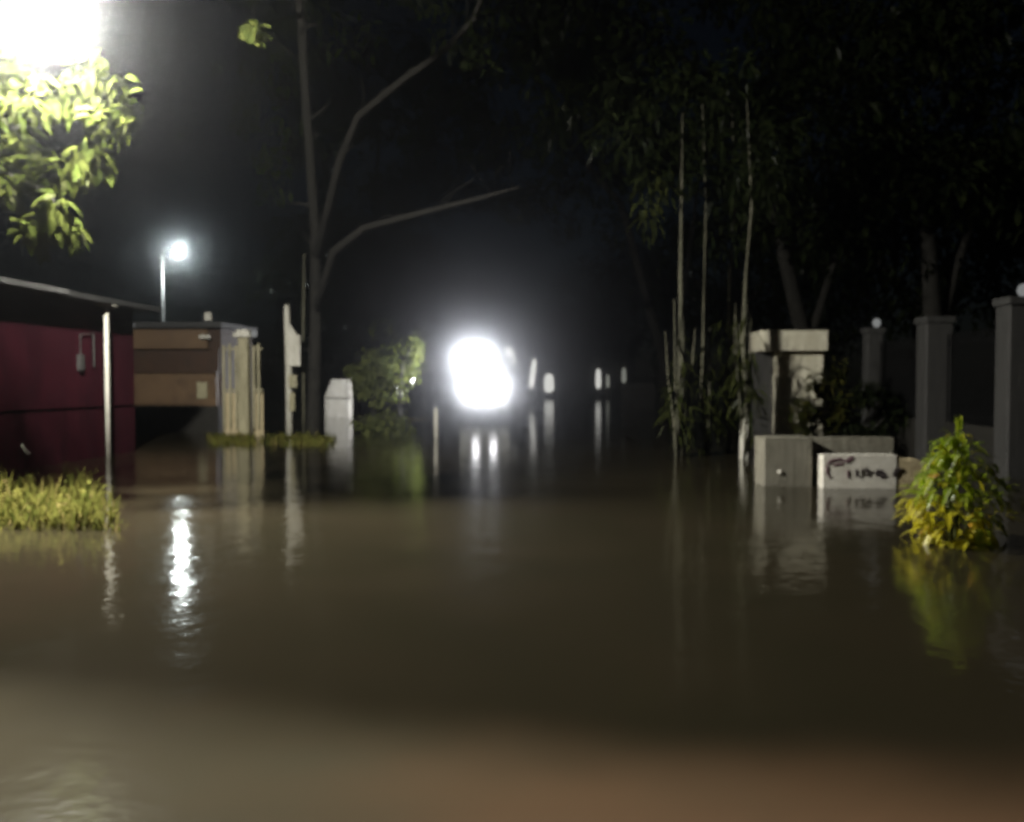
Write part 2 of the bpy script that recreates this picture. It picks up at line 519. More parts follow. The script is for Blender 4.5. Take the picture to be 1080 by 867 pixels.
for px, Y, h, lb in ((10, 14.6, .55, 'short white post with a splayed top in the water before the maroon wall'),
                     (55, 15.7, .55, 'short plain white post, middle one of three before the maroon wall'),
                     (101, 17.2, .72, 'short white post beside the thin tall post at the maroon wall corner')):
    p = G(px, Y)
    mb = MB(); mb.tube([(p.x, p.y, BED), (p.x, p.y, h - .03), (p.x, p.y, h)], [.05, .047, .03], 10)
    if px == 10:
        mb.tube([(p.x + .05, p.y, h * .75), (p.x + .16, p.y, h * .85), (p.x + .3, p.y + .02, h * .45)], .03, 6)
    solo(mb, 'marker_post', M['white'], lb, 'post', 'short white posts before the maroon wall', True)

def kiosk():
    a, b = G(138, 26.5), G(232, 26.5)
    t = thing('kiosk', 'low tan kiosk with a dark open counter standing in the flood beyond the maroon wall', 'kiosk', ((a.x + b.x) / 2, 27.5, BED))
    x0, x1, y0, y1 = a.x, b.x, 26.5, 29.3
    mb = MB(); mb.box((x0, y0 + .12, BED), (x1, y1, 3.15)); mb.build('wall', M['brown'], t)
    mb = MB(); mb.box((x0 - .15, y0 - .25, 3.155), (x1 + .15, y1 + .15, 3.32)); mb.build('roof', M['roof'], t)
    mb = MB(); mb.box((x0, y0 - .1, 2.52), (x1 - .35, y0 + .115, 3.1), bevel=.02); mb.build('fascia_board', M['tan'], t)
    mb = MB(); mb.box((x0, y0 - .2, .78), (x1 - .05, y0 + .115, 1.78), bevel=.02)
    c = mb.build('counter', M['tan'], t)
    mb = MB(); mb.box((x0 - .04, y0 - .32, 1.785), (x1, y0 + .11, 1.84)); mb.build('counter_top', M['brown'], c)
    mb = MB(); mb.box((x1 - .62, y0 - .26, 1.0), (x1 - .3, y0 - .203, 1.5)); mb.build('notice', M['cream'], c)
    mb = MB(); mb.box((x0, y0 - .16, BED), (x1, y0 + .115, .77)); mb.build('plinth', M['dark'], t)
    for x in (x0 + .05, x1 - .05):
        mb = MB(); mb.box((x - .05, y0 - .1, 1.845), (x + .05, y0, 2.515)); mb.build('post', M['brown'], t)
    mb = MB(); q = at(138, 343, 26.2); mb.lathe((q.x, q.y, q.z), [(.03, -.11), (.09, -.06), (.09, .06), (.03, .1)], 12)
    mb.build('lamp', E_DOT, t, True)
    mb = MB(); q = at(216, 355, 26.2); mb.box((q.x - .16, q.y - .02, q.z - .06), (q.x + .16, q.y + .02, q.z + .05)); mb.build('bracket', M['white'], t)
    q = at(219, 333, 26.2); mb = MB(); mb.box((q.x - .1, q.y, q.z - .14), (q.x + .1, q.y + .04, q.z + .1), rz=.4); mb.build('vent_pipe', M['white'], t)
kiosk()

def gate():
    p = G(258, 24.2)
    t = thing('gate_pillar', 'pale yellow lit gate pillar with a flat cap standing beside the barred gate', 'gate pillar', (p.x, p.y, BED))
    mb = MB(); mb.box((p.x - .14, p.y - .14, BED), (p.x + .14, p.y + .14, 2.74), bevel=.015); mb.build('shaft', M['cream'], t)
    mb = MB(); mb.box((p.x - .24, p.y - .24, 2.745), (p.x + .24, p.y + .24, 2.86), bevel=.02)
    mb.box((p.x - .17, p.y - .17, 2.86), (p.x + .17, p.y + .17, 2.95), bevel=.02); mb.build('cap', M['white'], t)
    mb = MB(); mb.lathe((p.x + .32, p.y - .1, 2.83), [(.02, -.09), (.08, -.05), (.08, .05), (.03, .09)], 12); mb.build('lamp', E_DOT, t, True)
    a, b = G(235, 24.4), G(277, 24.4)
    g = thing('barred_gate', 'weathered cream gate of upright bars flanking the yellow lit pillar', 'gate', ((a.x + b.x) / 2, 24.4, BED))
    for side, (xa, xb) in enumerate(((a.x, p.x - .17), (p.x + .17, b.x))):
        for z in (1.25, 2.4):
            mb = MB(); mb.box((xa, 24.38, z), (xb, 24.43, z + .06)); mb.build('rail', M['cream'], g)
        n = 3 if side == 0 else 2
        for k in range(n):
            x = xa + (xb - xa) * (k + .3) / n
            mb = MB(); mb.box((x - .035, 24.325, .2), (x + .035, 24.378, 2.52 + .06 * (k % 2)), bevel=.01); mb.build('bar', M['cream'], g)
        mb = MB(); mb.box((xa, 24.433, BED), (xb, 24.46, 1.2)); mb.build('lower_panel', M['ochre'], g)
gate()

p = G(305, 24.4)
t = thing('notice_post', 'pale white post carrying a narrow white notice board beside the thin pole', 'sign post', (p.x, p.y, BED))
mb = MB(); mb.tube([(p.x, p.y, BED), (p.x - .01, p.y, 2.2), (p.x - .05, p.y, 3.45), (p.x - .05, p.y, 3.65)], [.1, .1, .09, .07], 10); mb.build('shaft', M['white'], t, True)
mb = MB(); mb.box((p.x + .03, p.y - .14, 1.95), (p.x + .36, p.y - .1, 2.8), bevel=.01)
n = mb.build('notice_board', M['white'], t)
mb = MB(); mb.prism([(p.x + .06, 2.803), (p.x + .28, 2.803), (p.x + .08, 3.1)], 'y', p.y - .138, p.y - .102); mb.build('board_tip', M['white'], n)
mb = MB(); mb.box((p.x + .02, p.y - .13, 1.35), (p.x + .25, p.y - .1, 1.7), rz=.15); mb.build('torn_poster', M['cream'], t)
mb = MB(); mb.box((p.x + .04, p.y - .13, .7), (p.x + .2, p.y - .1, 1.2), rz=-.2); mb.build('torn_poster', M['cream'], t)

a = at(321, 268, 25); b = G(320, 25)
mb = MB(); mb.tube([(b.x, 25, BED), (b.x, 25, 2.8), (a.x, 25, a.z - .15), (a.x, 25, a.z)], [.05, .045, .035, .05], 8)
solo(mb, 'thin_pole', M['pale_bark'], 'tall thin bare pole rising right beside the white notice post', 'pole', None, True)

p = G(357, 38)
t = thing('white_pier', 'stout white block pier with a tapering top under the dark tree', 'pier', (p.x, p.y, BED))
mb = MB(); mb.box((p.x - .55, p.y - .3, BED), (p.x + .55, p.y + .3, .78), bevel=.03); mb.build('base_block', M['white'], t)
mb = MB()
i = len(mb.v)
for z, s, o_ in ((.83, .55, 0), (1.62, .36, .14)):
    for sx_, sy_ in ((-1, -1), (1, -1), (1, 1), (-1, 1)):
        mb.v.append((p.x + sx_ * s + o_, p.y + sy_ * .28, z))
mb.f += [(3, 2, 1, 0), (4, 5, 6, 7), (0, 1, 5, 4), (1, 2, 6, 5), (2, 3, 7, 6), (3, 0, 4, 7)]
mb.build('top_block', M['white'], t)

p = G(460, 23.5)
mb = MB(); mb.tube([(p.x, p.y, BED), (p.x, p.y, .78), (p.x, p.y, .82)], [.065, .06, .04], 10)
solo(mb, 'marker_post', M['white'], 'lone thin white post standing in the flood just left of the glaring headlights', 'post', None, True)

# ------------------------------------------------------------------ truck with blazing headlights
def beam(name, loc, power, half, elev, parent, side=None):
    l = bpy.data.lights.new(name, 'SPOT')
    l.energy = power; l.spot_size = R(half * 2); l.spot_blend = .5; l.shadow_soft_size = .14
    l.color = (.97, .97, 1.0)
    o = bpy.data.objects.new(name, l)
    o.location = Vector(loc) - Vector(parent['_loc'])
    aim = Vector((CAM.x - loc[0], CAM.y - loc[1], 0)).normalized()
    if side: aim = Vector(side).normalized()
    aim.z = math.tan(R(elev))
    o.rotation_euler = aim.to_track_quat('-Z', 'Y').to_euler()
    COL.objects.link(o); o.parent = parent

def truck():
    c = G(511, 35.0)
    X, Y = c.x, 35.0
    t = thing('truck', 'oncoming truck nearly hidden behind its glaring white lamps in mid street', 'truck', (X, Y + 2.5, BED))
    hw = 1.0
    mb = MB()
    mb.prism([(Y + .12, .5), (Y + .12, 1.45), (Y + .55, 2.45), (Y + .8, 2.55), (Y + 1.95, 2.55), (Y + 2.0, .5)], 'x', X - hw, X + hw)
    cabo = mb.build('cab', M['truck'], t)
    mb = MB()
    n = Vector((0, -1, .43)).normalized()
    def wp(x, u):  # on windscreen slope
        return (x, Y + .12 + .43 * u + n.y * .006, 1.45 + 1.0 * u + n.z * .006)
    mb.v = [wp(X - .88, .06), wp(X + .88, .06), wp(X + .8, .9), wp(X - .8, .9)]
    mb.v += [tuple(Vector(v) - n * .03) for v in mb.v]
    mb.f = [(0, 1, 2, 3), (7, 6, 5, 4), (0, 4, 5, 1), (1, 5, 6, 2), (2, 6, 7, 3), (3, 7, 4, 0)]
    mb.build('windscreen', M['glass'], t)
    for s in (-1, 1):
        mb = MB()
        xo = X + s * hw
        mb.prism([(Y + .45, 1.5), (Y + .72, 2.3), (Y + 1.6, 2.3), (Y + 1.6, 1.5)], 'x', min(xo - s * .01, xo + s * .008), max(xo - s * .01, xo + s * .008))
        mb.build('side_window', M['glass'], t)
        mb = MB(); mb.box((xo + s * .17 - .09, Y + .1, 1.6), (xo + s * .17 + .09, Y + .16, 1.98), bevel=.02)
        mb.tube([(xo, Y + .3, 1.9), (xo + s * .15, Y + .16, 1.9)], .02, 6); mb.build('mirror', M['black'], t)
        hx = X + s * .35
        mb = MB(); mb.lathe((hx, Y + .118, 1.26), [(.19, 0), (.21, -.04), (.19, -.07)], 20, 'y'); h = mb.build('headlight', M['steel'], t, True)
        mb = MB(); mb.lathe((hx, Y + .04, 1.26), [(.165, 0), (.15, -.02), (.08, -.035)], 20, 'y'); mb.build('lens', E_HEAD, h, True)
        beam('headlight_beam', (hx, Y - .15, 1.26), 2000, 5.2, 2.8, h)
        for yy in (Y + .75, Y + 4.6):
            mb = MB(); wx = X + s * .86
            mb.lathe((wx, yy, .03), [(.28, -.13), (.46, -.12), (.48, -.07), (.48, .07), (.46, .12), (.28, .13)], 24, 'x')
            wh = mb.build('wheel', M['rubber'], t, True)
            mb = MB(); mb.lathe((wx, yy, .03), [(.1, -.14), (.27, -.105), (.27, .105), (.1, .14)], 16, 'x'); mb.build('rim', M['steel'], wh, True)
    mb = MB()
    for k in range(4):
        mb.box((X - .12, Y + .075, .92 + k * .12), (X + .12, Y + .117, .99 + k * .12))
    mb.build('grille', M['black'], t)
    mb = MB(); mb.box((X - hw - .03, Y - .06, .42), (X + hw + .03, Y + .11, .72), bevel=.04); mb.build('bumper', M['steel'], t)
    mb = MB(); mb.box((X - .98, Y + 2.15, .55), (X + .98, Y + 5.8, .75)); bed = mb.build('cargo_bed', M['dark'], t)
    mb = MB()
    mb.box((X - .98, Y + 2.15, .755), (X - .92, Y + 5.8, 1.6)); mb.box((X + .92, Y + 2.15, .755), (X + .98, Y + 5.8, 1.6))
    mb.box((X - .917, Y + 2.15, .755), (X + .917, Y + 2.2, 2.2)); mb.box((X - .917, Y + 5.75, .755), (X + .917, Y + 5.8, 1.6))
    mb.build('side_board', M['truck'], bed)
    q = at(500, 383, 35.4)
    mb = MB(); mb.box((q.x - .24, Y + .62, q.z - .17), (q.x + .24, Y + .8, q.z + .17), bevel=.03)
    mb.box((q.x - .03, Y + .66, 2.5), (q.x + .03, Y + .74, q.z - .17))
    wk = mb.build('work_lamp', M['black'], t)
    mb = MB(); mb.box((q.x - .2, Y + .6, q.z - .13), (q.x + .2, Y + .618, q.z + .13)); mb.build('lens', E_WORK, wk)
    beam('work_lamp_beam', (q.x, Y + .42, q.z), 5600, 5.2, 2.4, wk)
    beam('added_side_fill', (X - 1.12, Y + .4, 1.9), 2200, 65, -3, cabo, (-1, -.15, 0))  # added wide fill light, only there to brighten the bushes on the left verge
    mb = MB(); mb.lathe((X - 1.08, Y + .4, 1.9), [(.05, .0), (.08, .03), (.08, .075), (.03, .079)], 14, 'x'); mb.build('added_fill_housing', M['steel'], t, True)  # made-up housing for the added side fill
truck()

# ------------------------------------------------------------------ right side
def white_gate():
    Y = 20.5
    a, b, c0 = G(819, Y), G(869, Y), G(800, Y)
    t = thing('gate_pillar', 'broad white gate pillar with an overhanging cap behind the dark shrub', 'gate pillar', ((a.x + b.x) / 2, Y + .4, BED))
    mb = MB(); mb.box((a.x, Y, BED), (b.x, Y + .9, 2.2), bevel=.02); mb.build('shaft', M['gatewhite'], t)
    mb = MB(); mb.box((c0.x, Y - .25, 2.205), (b.x + .06, Y + 1.1, 2.66), bevel=.06)
    mb.build('cap', M['gatewhite'], t)
    mb = MB(); mb.box((c0.x - .02, Y + .35, BED), (a.x - .004, Y + .6, 2.2)); mb.build('side_wall', M['pillar'], t)
white_gate()

for px, Y, wd, h, lamp, lb in ((920, 21.0, .36, 2.75, True, 'slim grey fence pillar topped by a faint lamp behind the dark shrub'),
                               (985, 17.6, .50, 2.75, False, 'broad grey fence pillar without a lamp behind the yellow plant'),
                               (1072, 14.4, .46, 2.82, True, 'tall pale fence pillar with a lamp on top at the photo edge')):
    p = G(px, Y)
    t = thing('fence_pillar', lb, 'fence pillar', (p.x, Y, BED), 'square pillars of the right hand fence')
    h2 = wd / 2
    mb = MB(); mb.box((p.x - h2, Y - h2, BED), (p.x + h2, Y + h2, h - .12), bevel=.02); mb.build('shaft', M['pillar'], t)
    mb = MB(); mb.box((p.x - h2 - .04, Y - h2 - .04, h - .117), (p.x + h2 + .04, Y + h2 + .04, h), bevel=.02); mb.build('cap', M['pillar'], t)
    if lamp:
        mb = MB(); mb.lathe((p.x + .08, Y, h + .13), [(.03, -.125), (.05, -.1), (.085, -.05), (.09, 0), (.07, .06), (.02, .09)], 14)
        mb.build('lamp', E_DOT, t, True)
def fence_panel(a, b, lb):
    A, B = G(*a), G(*b)
    d = (B - A); ln = d.length; ang = math.atan2(d.y, d.x); c = (A + B) / 2
    t = thing('barred_fence', lb, 'fence', (c.x, c.y, BED), 'black railings between the right hand pillars')
    cc = (c.x, c.y)
    mb = MB(); mb.box((c.x - ln / 2, c.y - .07, BED), (c.x + ln / 2, c.y + .07, .75), rz=ang, c=cc); mb.build('low_wall', M['dark'], t)
    for z in (.85, 2.2):
        mb = MB(); mb.box((c.x - ln / 2, c.y - .02, z), (c.x + ln / 2, c.y + .02, z + .05), rz=ang, c=cc); mb.build('rail', M['black'], t)
    for k in range(int(ln / .16)):
        x = c.x - ln / 2 + .1 + k * .16
        m2 = MB(); m2.box((x - .012, c.y - .055, .753), (x + .012, c.y - .023, 2.4), rz=ang, c=cc); m2.build('bar', M['black'], t)
fence_panel((929, 20.75), (978, 17.95), 'black barred fence panel between the slim and the broad grey pillars')
fence_panel((1000, 17.25), (1062, 14.75), 'black barred fence panel between the broad pillar and the edge pillar')

p0, p1 = G(806, 12.9), G(858, 12.9)
t = thing('concrete_block', 'squat grey concrete block standing in the water left of the lettered white kerb', 'block', ((p0.x + p1.x) / 2, 13.1, BED))
mb = MB(); mb.box((p0.x, 12.9, BED), (p1.x, 13.5, .70), bevel=.02); mb.build('block_body', M['concrete'], t)
q = at(823, 498, 12.885); mb = MB(); mb.lathe((q.x, 12.897, q.z), [(.035, 0), (.035, -.01), (.02, -.018)], 12, 'y'); mb.build('reflector', M['sign_white'], t, True)
mb = MB(); mb.box((p1.x + .02, 13.35, BED), (p1.x + 1.3, 13.6, .68), bevel=.01)
solo(mb, 'low_wall', M['concrete'], 'low dull concrete wall running behind the lettered white kerb', 'wall')

def lettered_kerb():
    Y = 12.75
    a, b = G(868, Y), G(986, Y)
    t = thing('lettered_kerb', 'low white painted kerb wall with faded dark lettering beside the yellow plant', 'kerb wall', ((a.x + b.x) / 2, Y + .1, BED))
    W_ = b.x - a.x
    # white part, then the broken ochre end
    mb = MB(); mb.box((a.x, Y, BED), (a.x + W_ * .68, Y + .3, .47), bevel=.02); mb.build('painted_slab', M['sign_white'], t)
    mb = MB()
    mb.prism([(a.x + W_ * .683, BED), (a.x + W_, BED), (a.x + W_, .20), (a.x + W_ * .96, .34), (a.x + W_ * .86, .41), (a.x + W_ * .76, .40), (a.x + W_ * .683, .46)], 'y', Y + .01, Y + .3)
    mb.build('broken_end', M['ochre'], t)
    def P(px, py):
        q = at(px, py, Y); return (q.x, q.z)
    # emblem: rounded square outline with a pale blob inside
    mk = MB()
    def stroke(pts, wd, m=mk):
        for (x0, y0), (x1, y1) in zip(pts, pts[1:]):
            ax, az = P(x0, y0); bx, bz = P(x1, y1)
            d = Vector((bx - ax, bz - az)); 
            if d.length < 1e-5: continue
            d.normalize(); nx, nz = -d.y * wd / 2, d.x * wd / 2
            ax -= d.x * wd * .4; bx += d.x * wd * .4; az -= d.y * wd * .4; bz += d.y * wd * .4
            m.prism([(ax + nx, az + nz), (bx + nx, bz + nz), (bx - nx, bz - nz), (ax - nx, az - nz)], 'y', Y - .008 - .0006 * (len(m.f) % 7), Y - .002)
    def S(pts, wd):
        stroke(pts, wd)
    em = MB()
    stroke([(873, 489), (877, 485), (886, 484), (893, 487)], .028, em)
    stroke([(872, 492), (872, 499), (875, 503)], .024, em)
    em.build('emblem', M['sign_red'], t); em = MB()
    stroke([(879, 490), (888, 489)], .03, em)
    em.build('emblem', M['sign_red'], t); em = MB()
    stroke([(894, 486), (898, 483)], .05, em)
    stroke([(894, 496), (894, 503)], .02, em)
    em.build('emblem', M['sign_red'], t)
    S([(903, 496), (903, 501), (907, 503)], .026)
    S([(909, 495), (909, 501)], .022)
    S([(913, 494), (916, 501)], .026)
    S([(914, 501), (919, 497)], .022)
    S([(926, 496), (924, 500), (930, 503)], .04)
    S([(929, 497), (933, 502)], .045)
    mk.build('lettering', M['sign_ink'], t)
    m2 = MB()
    stroke([(943, 501), (945, 496), (948, 494)], .05, m2)
    m2.build('lettering', M['sign_ink'], t)
lettered_kerb()

def yellow_plant():
    Y = 8.5
    c = G(1010, Y)
    t = thing('potted_shrub', 'bright yellow green leafy shrub with a pointed top standing in the water', 'shrub', (c.x, Y, BED))
    t.name = 'leafy_shrub'
    mb = MB()
    stems = []
    for k in range(9):
        a = random.uniform(0, 6.28); r = random.uniform(.05, .33)
        top = Vector((c.x + r * math.cos(a), Y + r * math.sin(a), random.uniform(.35, .65)))
        mb.tube([(c.x + .3 * r * math.cos(a), Y + .3 * r * math.sin(a), BED), (c.x + .7 * r * math.cos(a), Y + .7 * r * math.sin(a), .1), top], [.02, .015, .008], 6)
        stems.append(top)
    mb.tube([(c.x, Y, BED), (c.x + .01, Y, .5), (c.x + .02, Y, 1.08)], [.025, .018, .006], 6)
    mb.build('stem', M['stem'], t, True)
    gr, ye = MB(), MB()
    def outline(z):   # half-width of the bush at height z
        if z < .55: return .24 + .24 * math.sin(min(1, (z + .05) / .4) * math.pi / 2) * (1 if z < .35 else 1 - (z - .35) * .9)
        return max(.05, .38 - (z - .5) * .5 - .25 * max(0, z - .8))
    for k in range(760):
        z = random.uniform(-.02, 1.0) ** 1.0
        if z > .75 and random.random() < .5: continue
        w_ = outline(z)
        a = random.uniform(0, 2 * math.pi)
        r = w_ * random.uniform(.5, 1.0) * (1 + .2 * math.sin(3 * a + 5 * z))
        p = Vector((c.x + r * math.cos(a), Y + r * math.sin(a), z))
        d = Vector((math.cos(a), math.sin(a), random.uniform(-.35, .9)))
        yel = (z < .42 and (math.cos(a) < .2 or random.random() < .4)) or random.random() < .1
        if z > .62: yel = random.random() < .15
        m_ = ye if yel else gr
        m_.leaf(p, d + rnd_dir() * .7, Vector((0, 0, 1)), random.uniform(.06, .19), random.uniform(.035, .1), .6, True)
    for k in range(40):   # top spike
        z = random.uniform(.85, 1.12)
        a = random.uniform(0, 6.28)
        gr.leaf(Vector((c.x + .02, Y, z)), Vector((math.cos(a) * .5, math.sin(a) * .5, 1)), Vector((0, 0, 1)), .10, .025, .1, True)
    gr.build('green_leaves', M['leaf_green'], t); ye.build('yellow_leaves', M['leaf_yellow'], t)
yellow_plant()

# ------------------------------------------------------------------ trees
def clump(mb, c, r, n, ln, wd, fine=False, squash=.8, hang=.3):
    for k in range(n):
        d = rnd_dir()
        rr = r * random.uniform(.2, 1.0) ** .6
        p = Vector(c) + Vector((d.x * rr, d.y * rr, d.z * rr * squash))
        dd = (d * .6 + rnd_dir() * .7 + Vector((0, 0, -hang)))
        mb.leaf(p, dd, rnd_dir() * .5 + Vector((0, 0, 1)), ln * random.uniform(.6, 1.25), wd * random.uniform(.7, 1.2), .25, fine)

def crown(mb, c, R3, nclump, per, cr, ln, wd):
    for k in range(nclump):
        d = rnd_dir()
        q = random.uniform(.45, 1)
        cc = Vector(c) + Vector((d.x * R3[0] * q, d.y * R3[1] * q, d.z * R3[2] * q))
        clump(mb, cc, cr * random.uniform(.55, 1.25), per, ln, wd)

def tree(name, label, base, paths, crowns, leafm, barkm, group=None, extra=None):
    t = thing(name, label, 'tree', (base.x, base.y, BED), group)
    mb = MB()
    for pts, rad in paths:
        mb.tube(pts, rad, 9)
    mb.build('trunk', barkm, t, True)
    mb = MB()
    for a in crowns:
        crown(mb, *a)
    if extra: extra(mb)
    if mb.v: mb.build('crown', leafm, t)
    return t

# near tree whose branch hangs below the big lamp
def lamp_tree():
    b = G(-190, 10.9)
    B = Vector((b.x, b.y, BED))
    spots = [(8, 78, 24), (38, 92, 24), (66, 100, 20), (92, 76, 17), (112, 98, 19), (133, 112, 14), (108, 132, 20), (85, 108, 14), (18, 150, 24), (45, 178, 20),
             (72, 182, 22), (95, 162, 18), (108, 178, 12), (8, 192, 24), (58, 214, 17), (42, 244, 15), (74, 240, 13), (-30, 110, 30), (28, 112, 18), (124, 84, 8), (142, 122, 7), (100, 62, 9), (48, 228, 14), (28, 240, 10)]
    fork = at(-170, 60, 10.9)
    paths = [([B, Vector((B.x + .05, B.y, 2)), at(-180, 200, 10.9), fork, at(-150, -120, 10.9)], [.2, .17, .14, .11, .07])]
    paths.append(([at(-178, 190, 10.9), at(-80, 150, 10.9), at(0, 140, 10.9), at(60, 125, 10.8), at(118, 105, 10.7)], [.07, .05, .03, .018, .008]))
    paths.append(([at(-80, 150, 10.9), at(0, 180, 10.8), at(55, 205, 10.7), at(62, 240, 10.7)], [.04, .025, .014, .007]))
    paths.append(([at(0, 140, 10.9), at(40, 100, 10.9), at(95, 80, 10.9)], [.02, .013, .006]))
    def extra(mb):
        for px, py, rp in spots:
            Y = random.uniform(10.3, 11.2)
            r = rp / FPX * Y
            n = int(6 + rp * rp * .075)
            clump(mb, at(px, py, Y), r, min(n, 60), .22, .12, True, 1.0, .75)
    tree('broadleaf_tree', 'near tree with big yellow green leaves lit below the glaring street lamp', b, paths, [], M['leaf_lit'], M['bark'], None, extra)
lamp_tree()

# large dark tree behind the notice post, its limbs over the street
def big_tree():
    b = G(331, 24.5); B = Vector((b.x, b.y, BED))
    paths = [
        ([B, at(331, 440, 24.5), at(333, 340, 24.3), at(333, 250, 23.5), at(327, 160, 21.5), at(321, 80, 20), at(318, 20, 19.2), at(309, -60, 18.5)], [.24, .2, .17, .14, .12, .1, .1, .08]),
        ([at(334, 270, 23.6), at(358, 170, 22), at(378, 122, 21), at(425, 84, 20), at(470, 52, 19), at(500, 20, 18.3), at(520, -40, 18)], [.12, .1, .085, .07, .06, .05, .03]),
        ([at(333, 330, 24.2), at(352, 265, 23), at(385, 240, 22), at(450, 223, 21), at(510, 208, 20.2), at(548, 197, 19.6)], [.12, .11, .085, .065, .045, .015])]
    crowns = [(at(300, -60, 20), (5, 4, 2.2), 34, 70, .75, .26, .11), (at(470, -70, 20), (4, 4, 2), 26, 70, .75, .26, .11),
              (at(290, 120, 22.5), (1.6, 2, 2), 10, 60, .6, .24, .1)]
    for (pts, rad) in list(paths):
        for k in range(2, len(pts)):
            for q in range(3):
                u = random.random()
                p0 = Vector(pts[k - 1]).lerp(Vector(pts[k]), u)
                d = rnd_dir(); d.z = abs(d.z) * .6 + .1
                L_ = random.uniform(.4, 1.3)
                rr = rad[k] * .28
                paths.append(([p0, p0 + d * L_ * .5 + Vector((0, 0, .06)), p0 + d * L_ + rnd_dir() * .15], [rr, rr * .7, .004]))
    def extra(mb):
        clump(mb, at(228, 71, 14), .04, 4, .08, .05, True, 1)
        clump(mb, at(193, 142, 15), .05, 5, .08, .05, True, 1)
        for px, py in ((450, 5), (462, 3), (440, 8), (505, 45), (515, 70), (500, 20), (495, 60)):
            clump(mb, at(px, py, 18.4), .22, 22, .2, .09)
    paths.append(([at(318, 20, 19.2), at(285, -20, 16.5), at(268, 5, 14), at(266, 30, 13.6)], [.03, .02, .01, .005]))
    st = tree('shade_tree', 'large dark tree behind the notice post with limbs reaching over the street', b, paths, crowns, M['leaf_dark'], M['bark'], None, extra)
    mb = MB()
    clump(mb, at(268, 33, 13.5), .17, 50, .15, .10, True, .6)
    clump(mb, at(262, 43, 13.5), .05, 6, .1, .06, True, 1)
    mb.build('leaf_tuft', M['leaf_bush'], st)
big_tree()

# shrub tree left of the glare, lit by the truck's added side fill
def lit_bushy_tree():
    def bush(px, Y, crowns, paths, lb, name='bushy_tree', lm='leaf_bush'):
        b = G(px, Y); B = Vector((b.x, b.y, BED))
        return tree(name, lb, b, [([B] + p, r_) for p, r_ in paths], crowns, M[lm], M['bark'])
    Y = 35.2
    bush(420, Y, [(at(412, 390, Y), (1.0, .8, 1.5), 26, 60, .42, .2, .1), (at(402, 345, Y - .3), (.3, .3, .35), 7, 50, .3, .22, .13), (at(436, 365, Y), (.35, .4, .6), 7, 45, .3, .2, .1)],
         [([at(421, 420, Y), at(424, 380, Y), at(414, 340, Y)], [.14, .11, .09, .05]), ([at(424, 385, Y), at(445, 345, Y), at(452, 325, Y)], [.12, .07, .05, .03])],
         'bushy green tree lit by the added side light just left of the glare')
    Y = 26.5
    bush(393, Y, [(at(395, 402, Y), (.65, .5, .95), 16, 55, .34, .17, .085), (at(372, 386, Y), (.12, .2, .22), 3, 40, .18, .17, .1)],
         [([at(394, 410, Y), at(388, 370, Y)], [.08, .06, .03])], 'pale green bush standing between the white pier and the bushy lit tree', 'bushy_tree', 'leaf_pale')
    Y = 25.5
    bush(415, Y, [(at(412, 447, Y), (1.2, .5, .28), 16, 45, .28, .16, .075)],
         [([at(414, 450, Y), at(411, 440, Y)], [.05, .04, .02])], 'low wide half drowned bush in front of the bushy lit tree', 'low_bush', 'leaf_pale')
    Y = 37.5
    bush(447, Y, [(at(446, 375, Y), (.35, .4, 1.6), 10, 40, .3, .2, .1)],
         [([at(447, 410, Y), at(445, 360, Y), at(452, 322, Y)], [.08, .06, .05, .03])], 'narrow pale tree almost lost in the left edge of the glare')
lit_bushy_tree()

# slender trees on the right
def slender(px, Y, top, lean, r, lb, crowns, shoots, foot=None):
    b = G(px, Y); B = Vector((b.x, b.y, BED))
    j = lambda a: random.uniform(-a, a)
    paths = [([B, at(px + lean * .1 + j(2), 455, Y), at(px + lean * .4 + j(4), 410, Y), at(px + lean * .4 + j(4), 360, Y), at(px + lean * .7 + j(4), 290, Y), at(px + lean + j(5), 220, Y), at(px + lean, top, Y)], [r * 1.7, r * 1.25, r, r * .8, r * .6, r * .4, r * .2])]
    def extra(mb):
        for sx_, sy_, n in shoots:
            clump(mb, at(sx_, sy_, Y - .1), .24, n * 2, .3, .055, False, 2.0, 1.1)
        for k in range(5):
            clump(mb, at(px + random.uniform(-14, 14), random.uniform(400, 465), Y - .1), .2, 12, .32, .05, False, 2.2, 1.0)
    for k in range(4):
        d = random.uniform(-13, 13)
        paths.append(([Vector((B.x + j(.06), Y + j(.1), BED)), at(px + d * .5, 440, Y + j(.3)), at(px + d, random.uniform(370, 420), Y + j(.3)), at(px + d * 1.3, random.uniform(310, 360), Y + j(.3))], [r * .5, r * .4, r * .3, r * .12]))
    t = tree('slender_tree', lb, b, paths, crowns, M['leaf_dark'], M['pale_bark'], 'slender trunks on the right verge')
    mb = MB(); extra(mb); mb.build('leafy_shoots', M['leaf_verge'], t)
    if foot:
        mb = MB(); q = at(px + lean * .1, foot, Y); mb.tube([B, Vector((B.x, B.y, .1)), Vector((B.x * .5 + q.x * .5, Y, q.z))], [r * 1.9, r * 1.75, r * 1.45], 9)
        mb.build('painted_foot', M['white'], t, True)
slender(717, 18.0, 120, 3, .075, 'pale slender trunk standing leftmost of the right verge group', [(at(690, 130, 18), (1.2, 1.2, 1.4), 10, 40, .5, .28, .07)],
        [(686, 225, 12), (680, 205, 16), (700, 195, 14), (735, 440, 8), (715, 410, 14), (716, 375, 8)])
slender(747, 18.6, 110, -6, .055, 'thin leaning trunk wrapped in leaves second from the left of the verge group', [(at(760, 120, 18.5), (1.2, 1.2, 1.4), 10, 40, .5, .28, .07)],
        [(748, 415, 18), (738, 455, 14), (744, 380, 12), (752, 440, 14)])
